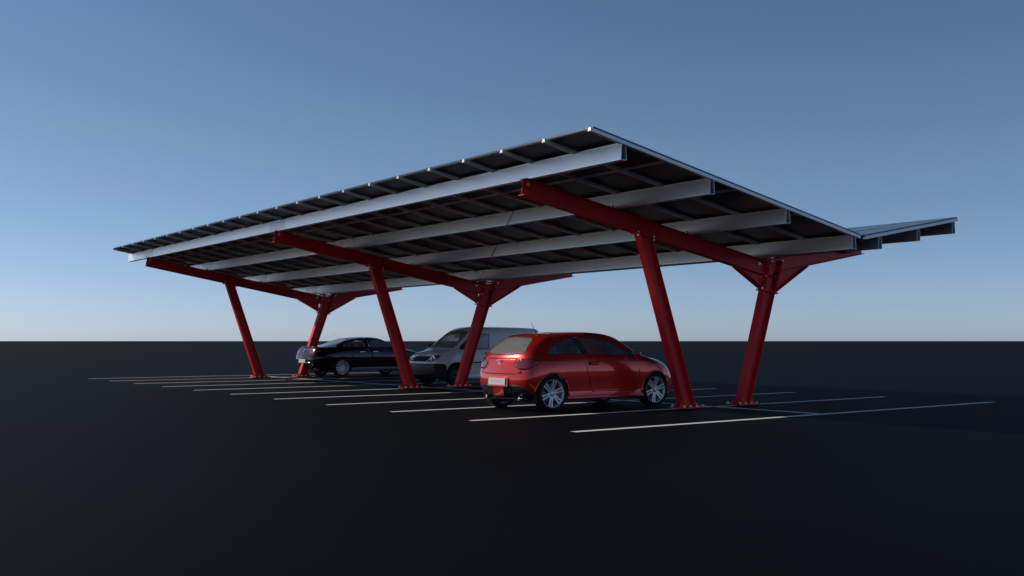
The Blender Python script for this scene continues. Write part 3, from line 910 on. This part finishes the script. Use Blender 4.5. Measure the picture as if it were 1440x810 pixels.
seat(rc, -.32, -1.0, .32, M['seat_red'], .56, .56); seat(rc, .32, -1.0, .32, M['seat_red'], .56, .56)
im = MB(); im.box((-.11, -.012, -.035), (.11, .012, .035)); im.tube([(0,.01,.02),(0,.06,.10)], .010)
q = im.build('rear_view_mirror', M['plastic'], rc.root, bevel=.008); q.location = (0, .42, 1.27)
for sg in (1, -1): mirror_outside(rc, .79, .74, 1.03, sg, M['car_red'], .85)

# ---------------------------------------------------------------- black saloon
sedan = [
 ST([-2.10,-2.22,-2.28,-2.24,-2.15,-2.12,-2.09], [.66,.72,.77,.755,.69,.60,.50], [.28,.38,.58,.82,1.015,1.045,1.06], -2.09, 1.07),
 ST([-1.84,-1.86,-1.88,-1.86,-1.84,-1.84,-1.84], [.82,.87,.905,.895,.80,.70,.58], [.22,.30,.57,.85,1.03,1.06,1.075], -1.84, 1.09),
 ST([-1.28,-1.28,-1.28,-1.28,-1.30,-1.33,-1.36], [.86,.90,.928,.915,.83,.74,.62], [.20,.28,.58,.86,1.04,1.09,1.14], -1.38, 1.165),
 ST([-.85,-.85,-.85,-.85,-.87,-.91,-.95], [.86,.895,.915,.905,.83,.735,.61], [.20,.28,.56,.86,1.04,1.18,1.285], -.97, 1.32),
 ST([-.3,-.3,-.3,-.3,-.3,-.32,-.36], [.86,.895,.91,.90,.83,.735,.605], [.20,.28,.56,.86,1.035,1.23,1.375], -.38, 1.415),
 ST([.2,.2,.2,.2,.2,.2,.15], [.86,.895,.91,.90,.83,.735,.605], [.20,.28,.56,.86,1.03,1.23,1.375], .15, 1.42),
 ST([.68,.68,.68,.68,.68,.60,.50], [.86,.895,.91,.90,.83,.735,.605], [.20,.28,.56,.85,1.02,1.19,1.315], .52, 1.36),
 ST([1.08,1.08,1.08,1.08,1.08,.99,.86], [.86,.895,.915,.905,.83,.73,.60], [.20,.28,.56,.84,1.00,1.08,1.165], .90, 1.20),
 ST([1.30,1.30,1.30,1.30,1.30,1.28,1.25], [.86,.90,.925,.91,.82,.71,.58], [.20,.28,.57,.83,.965,.995,1.015], 1.27, 1.04),
 ST([1.55,1.55,1.55,1.55,1.55,1.55,1.55], [.85,.895,.922,.905,.79,.68,.55], [.20,.28,.57,.80,.92,.95,.965], 1.55, .985),
 ST([2.0,2.02,2.02,2.02,2.0,2.0,2.0], [.76,.81,.83,.80,.70,.59,.46], [.20,.28,.53,.71,.82,.85,.865], 2.0, .88),
 ST([2.12,2.20,2.24,2.20,2.13,2.10,2.08], [.60,.66,.70,.68,.60,.52,.42], [.24,.30,.48,.63,.72,.745,.755], 2.08, .765),
]
bc = Car('black_saloon', (-22.57, 3.37, 0), 0, sedan, -.12, .13, M['car_black'],
         'glossy black four-door saloon with multi-spoke silver wheels parked at the far end of the carport', 'car')
bc.arches((-1.27, 1.44), .362, .335, .90)
w1 = [(-1.20,1.065),(-1.23,1.09),(-1.10,1.18),(-.90,1.25),(-.60,1.305),(-.34,1.325),(-.28,1.06)]
w2 = [(-.16,1.06),(-.24,1.325),(.10,1.32),(.36,1.28),(.62,1.20),(.88,1.10),(.96,1.06),(.90,1.05)]
for sg in (1, -1):
    P = SIDE(sg)
    bc.patch('side_window', w1, 'x', P, M['glass_clear'], .005, .014)
    bc.patch('side_window', w2, 'x', P, M['glass_clear'], .005, .014)
    d1 = [(-1.10,1.02),(-.93,.84),(-.86,.62),(-.80,.42),(-.74,.33),(-.14,.33),(-.14,.84),(-.21,1.03)]
    d2 = [(-.10,.33),(.92,.33),(1.0,.55),(1.02,.78),(1.02,.97),(.5,1.01),(-.16,1.025),(-.10,.84)]
    for dd, hy in ((d1, -.42), (d2, .12)):
        do = bc.patch('door', dd, 'x', P, M['car_black'], .0, .005, .02)
        h = MB(); h.prism([(-.11,-.016),(.11,-.013),(.115,0),(.11,.014),(-.11,.016),(-.118,0)], .012, .03)
        ho = h.build('door_handle', M['chrome'], do, bevel=.006); ho.location = (sg*.898, hy-.05, .88); ho.rotation_euler = (0, 0, 0 if sg > 0 else PI)
rwin = [(-.58,1.115),(-.30,1.10),(.30,1.10),(.58,1.115),(.53,1.24),(.46,1.32),(.25,1.35),(-.25,1.35),(-.46,1.32),(-.53,1.24)]
bc.patch('rear_window', rwin, 'y', lambda f, c: f.normal.y < -.1 and -1.75 < c.y < -.3 and abs(f.normal.x) < .6, M['glass_rear'], .004, .014)
wwin = [(-.60,1.05),(-.30,1.06),(.30,1.06),(.60,1.05),(.56,1.15),(.48,1.31),(.25,1.34),(-.25,1.34),(-.48,1.31),(-.56,1.15)]
bc.patch('windscreen', wwin, 'y', lambda f, c: f.normal.y > .1 and .3 < c.y < 1.4 and abs(f.normal.x) < .6, M['glass_front'], .004, .014)
RB = lambda f, c: c.y < -1.75 and f.normal.y < -.05
for sg in (1, -1):
    tl = [(.36,.83),(.56,.805),(.74,.82),(.82,.89),(.80,.96),(.68,.985),(.50,.955),(.38,.91)]
    bc.patch('tail_light', tl if sg > 0 else mirrored(tl), 'y', lambda f, c: c.y < -1.70 and (f.normal.y < .02), M['tail_red'], -.005, .005, .01)
    hl = [(.40,.60),(.62,.62),(.76,.70),(.70,.745),(.54,.715),(.42,.665)]
    bc.patch('headlight', hl if sg > 0 else mirrored(hl), 'y', lambda f, c: c.y > 1.7 and f.normal.y > .03, M['lamp_chrome'], -.003, .005, .01)
bc.patch('boot_lid', [(-.50,.665),(.50,.665),(.54,.76),(.40,.82),(.345,.89),(.40,1.00),(-.40,1.00),(-.345,.89),(-.40,.82),(-.54,.76)], 'y', RB, M['car_black'], .0, .005, .02)
bc.patch('grille', [(-.36,.58),(.36,.58),(.32,.67),(-.32,.67)], 'y', lambda f, c: c.y > 1.7 and f.normal.y > .1, M['grille'], .01, .004)
bc.patch('lower_grille', [(-.60,.26),(.60,.26),(.55,.44),(-.55,.44)], 'y', lambda f, c: c.y > 1.7 and f.normal.y > .1, M['grille'], .01, .004)
bc.seam([(-.66,1.25),(-.58,1.95),(-.30,2.10),(.30,2.10),(.58,1.95),(.66,1.25)], 'z', lambda f, c: c.z > .6 and f.normal.z > .3, .005)
bc.arch_lips(.362, .335, .014, M['car_black'])
bc.finish()
plate(bc, -2.412, .565, R_(-3), .50, .115)
lip(bc, 'bumper_trim', arc(.70, -2.27, -.135, .50, .01), [(.0,.010),(-.012,.008),(-.012,-.008),(.0,-.010)], M['chrome'])
lip(bc, 'boot_lip', arc(.55, -2.115, -.10, 1.05, .0), [(.05,.016),(-.03,.022),(-.034,.010),(.04,-.014)], M['car_black'])
lip(bc, 'bumper_ledge', arc(.68, -2.25, -.125, .645, .012), [(.02,.016),(-.026,.012),(-.03,.002),(.02,-.024)], M['car_black'])
lip(bc, 'boot_crease', arc(.42, -2.24, -.085, .81, .004), [(.02,.010),(-.016,.008),(-.020,.0),(.02,-.016)], M['car_black'])
em = MB(); em.lathe([(0,.060),(-.010,.058),(-.010,.048),(0,.046)], 0, 28, 'y')
em.prism([(-.045,.022),(-.016,-.040),(-.006,-.040),(-.034,.026)], -.010, -.002, ax='z'); em.prism([(.045,.022),(.034,.026),(.006,-.040),(.016,-.040)], -.010, -.002, ax='z')
em2 = MB(); em2.lathe([(0,.062),(-.012,.060),(-.012,.050),(0,.048)], 0, 28, 'y')
for a in ((-.046,.014,-.012,-.044), (.012,-.044,.046,.014), (-.020,.042,0,.008), (0,.008,.020,.042)):
    d = Vector((a[2]-a[0], a[3]-a[1])).normalized(); n = Vector((-d.y, d.x))*.005
    pp = [(a[0]+n.x, a[1]+n.y), (a[0]-n.x, a[1]-n.y), (a[2]-n.x, a[3]-n.y), (a[2]+n.x, a[3]+n.y)]
    em2.add([(p[0], -.010, p[1]) for p in pp] + [(p[0], -.002, p[1]) for p in pp], [(0,1,2,3),(7,6,5,4),(0,4,5,1),(1,5,6,2),(2,6,7,3),(3,7,4,0)])
q = em2.build('emblem', M['chrome'], bc.root); q.location = (0, -2.325, .93); q.rotation_euler = (R_(-18), 0, 0)
e = MB(); e.box((-.68, -2.1, .19), (.68, -1.5, .28)); e.build('underbody_tray', M['plastic'], bc.root, bevel=.02)
aerial(bc, (0, -.90, 1.335), (0, -.80, .55), .34, M['chrome'])
for y in (-1.27, 1.44):
    for sg in (1, -1): wheel(bc, sg*.80, y, .335, .22, .255, sg, 'multi')
cabin(bc, 1.08, 1.0, .70, .32, M['seat_dark'], (-.05,), .38)
seat(bc, -.36, -.95, .33, M['seat_dark'], .54, .60); seat(bc, .36, -.95, .33, M['seat_dark'], .54, .60)
im = MB(); im.box((-.11, -.012, -.03), (.11, .012, .03)); im.tube([(0,.01,.02),(0,.06,.10)], .010)
q = im.build('rear_view_mirror', M['plastic'], bc.root, bevel=.008); q.location = (0, .48, 1.245)
for sg in (1, -1): mirror_outside(bc, .84, .86, 1.08, sg, M['car_black'], .85)

# ---------------------------------------------------------------- pale delivery van
van = [
 ST([-2.10,-2.14,-2.15,-2.15,-2.14,-2.09,-2.00], [.75,.79,.82,.82,.81,.765,.69], [.30,.38,.60,.85,1.05,1.40,1.68], -2.0, 1.74),
 ST([-1.88,-1.90,-1.90,-1.90,-1.90,-1.86,-1.80], [.83,.87,.888,.888,.875,.825,.745], [.24,.32,.60,.85,1.04,1.40,1.715], -1.80, 1.79),
 ST([-1.35,-1.35,-1.35,-1.35,-1.35,-1.35,-1.35], [.85,.885,.897,.895,.88,.83,.75], [.22,.30,.60,.85,1.03,1.40,1.73], -1.35, 1.805),
 ST([-.6,-.6,-.6,-.6,-.6,-.6,-.6], [.85,.885,.895,.893,.878,.83,.75], [.22,.30,.60,.85,1.03,1.40,1.735], -.6, 1.815),
 ST([0,0,0,0,0,0,0], [.85,.885,.895,.893,.878,.83,.75], [.22,.30,.60,.85,1.03,1.40,1.735], 0, 1.815),
 ST([.4,.4,.4,.4,.4,.38,.32], [.85,.885,.895,.893,.878,.83,.745], [.22,.30,.60,.85,1.03,1.40,1.72], .34, 1.80),
 ST([.85,.85,.85,.85,.85,.78,.64], [.85,.885,.895,.893,.878,.82,.73], [.22,.30,.60,.85,1.035,1.37,1.60], .70, 1.675),
 ST([1.22,1.22,1.22,1.22,1.20,1.12,1.02], [.85,.885,.897,.895,.872,.80,.70], [.22,.30,.60,.85,1.035,1.20,1.345], 1.10, 1.41),
 ST([1.46,1.46,1.46,1.46,1.46,1.44,1.42], [.85,.885,.90,.893,.84,.75,.63], [.22,.30,.60,.85,1.01,1.07,1.105], 1.47, 1.145),
 ST([1.72,1.72,1.72,1.72,1.72,1.72,1.72], [.82,.865,.88,.868,.79,.69,.56], [.22,.30,.60,.82,.955,1.00,1.025], 1.74, 1.06),
 ST([1.94,1.97,1.98,1.97,1.95,1.95,1.95], [.74,.79,.81,.79,.71,.60,.49], [.23,.30,.58,.77,.88,.925,.945], 1.96, .965),
 ST([1.97,2.04,2.07,2.04,1.99,1.96,1.94], [.62,.68,.715,.70,.64,.55,.44], [.28,.34,.55,.72,.81,.85,.87], 1.94, .885),
]
vn = Car('delivery_van', (-13.99, 2.50, 0), PI, van, -.05, .10, M['car_white'],
         'pale grey panel van with black bumper standing behind the middle pair of red columns', 'van', .935)
vn.arches((-1.35, 1.33), .365, .325, .88)
FR = lambda f, c: c.y > 1.5 and f.normal.y > .04
dw = [(.10,1.13),(.08,1.56),(.42,1.575),(.62,1.545),(.86,1.40),(1.12,1.20),(1.16,1.12)]
for sg in (1, -1):
    P = SIDE(sg)
    vn.patch('side_window', dw, 'x', P, M['glass_clear'], .005, .016)
    do = vn.patch('door', [(.02,1.10),(.02,.36),(.90,.36),(.98,.55),(1.10,.80),(1.20,.95),(1.20,1.09)], 'x', P, M['car_white'], .0, .005, .02)
    h = MB(); h.prism([(-.09,-.02),(.09,-.018),(.095,0),(.09,.02),(-.09,.02),(-.1,0)], .012, .035)
    ho = h.build('door_handle', M['plastic'], do, bevel=.006); ho.location = (sg*.885, .17, .98); ho.rotation_euler = (0, 0, 0 if sg > 0 else PI)
    ms = MB(); ms.prism([(-.95,-.018),(.93,-.018),(.95,0),(.93,.018),(-.95,.018)], -.01, .012)
    mo = ms.build('side_moulding', M['plastic'], vn.root, bevel=.004); mo.location = (sg*.897, -.02, .70); mo.rotation_euler = (0, 0, 0 if sg > 0 else PI)
vn.patch('windscreen', [(-.66,1.16),(-.30,1.175),(.30,1.175),(.66,1.16),(.65,1.30),(.60,1.50),(.54,1.63),(.25,1.675),(-.25,1.675),(-.54,1.63),(-.60,1.50),(-.65,1.30)], 'y', lambda f, c: f.normal.y > .12 and .4 < c.y < 1.6 and abs(f.normal.x) < .7, M['glass_van'], .005, .014)
vn.patch('grille', [(-.38,.735),(.38,.735),(.44,.895),(-.44,.895)], 'y', FR, M['grille'], .012, .004)
for sg in (1, -1):
    hl = [(.42,.715),(.60,.705),(.72,.73),(.79,.82),(.765,.925),(.64,.925),(.53,.91),(.48,.88)]
    ob = vn.patch('headlight', hl if sg > 0 else mirrored(hl), 'y', FR, M['lamp_chrome'], -.004, .006, .012)
    for cx, cz, rr, yy in ((.55, .81, .050, 2.035), (.655, .835, .052, 1.985)):
        b = MB(); b.lathe([(0, rr), (.016, rr*.9), (.006, rr*.6), (.018, rr*.2), (.02, 0)], 0, 20, 'y'); q = b.build('lamp_reflector', M['lens_white'], ob); q.location = (sg*cx, yy, cz)
vn.patch('bumper', [(1.40,.20),(1.72,.20),(2.4,.20),(2.4,.675),(1.80,.67),(1.74,.65),(1.70,.60),(1.66,.45)], 'x', lambda f, c: c.y > 1.3, M['plastic'], -.008, .004, .02)
vn.patch('rear_window', [(-.62,1.12),(.62,1.12),(.58,1.50),(-.58,1.50)], 'y', lambda f, c: c.y < -1.7 and f.normal.y < -.3, M['glass_dark'], .005, .014)
for sg in (1, -1):
    tl = [(.70,.80),(.82,.80),(.80,1.10),(.72,1.10)]
    vn.patch('tail_light', tl if sg > 0 else mirrored(tl), 'y', lambda f, c: c.y < -1.8 and f.normal.y < -.05, M['tail_red'], -.004, .005, .01)
vn.seam([(-.68,1.44),(-.62,1.80),(-.44,1.99),(.44,1.99),(.62,1.80),(.68,1.44)], 'z', lambda f, c: c.z > .7 and f.normal.z > .3, .005)
vn.arch_lips(.365, .325, .014, M['plastic'])
vn.finish()
for zz, hh in ((.50, .008), (.43, .008), (.36, .010)):
    lip(vn, 'bumper_slat', [(x, 2.165-.10*abs(x/.5)**2, zz) for x in [-.55+.11*k for k in range(11)]], [(.0,hh),(.014,hh*.7),(.014,-hh*.7),(.0,-hh)], M['steel_dark'])
for zz in (.775, .815, .855):
    lip(vn, 'grille_slat', [(x, 2.095-(zz-.77)*.35-.10*(x/.7)**2, zz) for x in [-.38+.076*k for k in range(11)]], [(.0,.007),(.016,.005),(.016,-.005),(.0,-.007)], M['steel_dark'])
bh = MB(); bh.box((-.80, -.35, .42), (.80, -.31, 1.62)); bh.build('bulkhead', M['interior'], vn.root)
for y in (-1.35, 1.33):
    for sg in (1, -1): wheel(vn, sg*.775, y, .325, .20, .205, sg, 'steel')
cabin(vn, 1.22, 1.10, .72, .50, M['seat_grey'], (.10,), .40)
for sg in (1, -1): mirror_outside(vn, .88, 1.02, 1.20, sg, M['plastic'], 1.15)
im = MB(); im.box((-.10, -.012, -.03), (.10, .012, .03)); im.tube([(0,.01,.02),(0,.06,.09)], .010)
q = im.build('rear_view_mirror', M['plastic'], vn.root, bevel=.008); q.location = (0, .72, 1.50)

# ------------------------------------------------------------------ light, sky, camera
SUN = Vector((-1.15, -.92, 1.0)).normalized()
el = math.asin(SUN.z)
w = bpy.data.worlds.new('World'); sc.world = w; w.use_nodes = True
nt = w.node_tree; bg = nt.nodes['Background']
sky = nt.nodes.new('ShaderNodeTexSky'); sky.sky_type = 'NISHITA'; sky.sun_disc = False
sky.sun_elevation = el; sky.sun_rotation = math.atan2(SUN.x, SUN.y)
sky.altitude = 1500; sky.air_density = .8; sky.dust_density = 1.2; sky.ozone_density = 4.5
# thin haze towards the horizon: a gentle tint of the sky by elevation
tc = nt.nodes.new('ShaderNodeTexCoord'); sx = nt.nodes.new('ShaderNodeSeparateXYZ')
cr = nt.nodes.new('ShaderNodeValToRGB'); ml = nt.nodes.new('ShaderNodeMix'); ml.data_type = 'RGBA'; ml.blend_type = 'MULTIPLY'
ml.inputs['Factor'].default_value = 1.
nt.links.new(tc.outputs['Generated'], sx.inputs[0]); nt.links.new(sx.outputs['Z'], cr.inputs['Fac'])
stops = [(0, (.92,.94,1.15)), (.03, (.97,.95,1.05)), (.09, (1.,.98,.97)), (.19, (1.09,1.03,.92)), (.31, (1.02,1.01,.95)), (1, (1,1,1))]
e = cr.color_ramp.elements
for k, (p, c) in enumerate(stops):
    q = e[k] if k < 1 else (e.new(p) if k < len(stops)-1 else e[-1])
    q.position = p; q.color = (*[v*.8 for v in c], 1)
nt.links.new(sky.outputs[0], ml.inputs['A']); nt.links.new(cr.outputs['Color'], ml.inputs['B'])
nt.links.new(ml.outputs['Result'], bg.inputs[0]); bg.inputs[1].default_value = .096/.8
sl = bpy.data.lights.new('sun', 'SUN'); sl.energy = 2.4; sl.angle = R_(.5); sl.color = (1., .88, .66)
so = bpy.data.objects.new('sun', sl); COL.objects.link(so)
so.rotation_euler = SUN.to_track_quat('Z', 'Y').to_euler()

cam = bpy.data.cameras.new('camera'); co_ = bpy.data.objects.new('camera', cam); COL.objects.link(co_)
cam.sensor_width = 36; cam.lens = 1421.14/1440*36; cam.clip_end = 100000; cam.clip_start = .1
co_.location = (10.7775, -14.8866, 1.2661)
co_.rotation_euler = (R_(90+3.0067), 0, R_(142.875-90))
sc.camera = co_
vs = sc.view_settings; vs.view_transform = 'Standard'; vs.look = 'None'; vs.gamma = 1; vs.use_curve_mapping = False; vs.exposure = 0
sc.render.engine = 'CYCLES'
try: sc.cycles.use_denoising = True
except Exception: pass
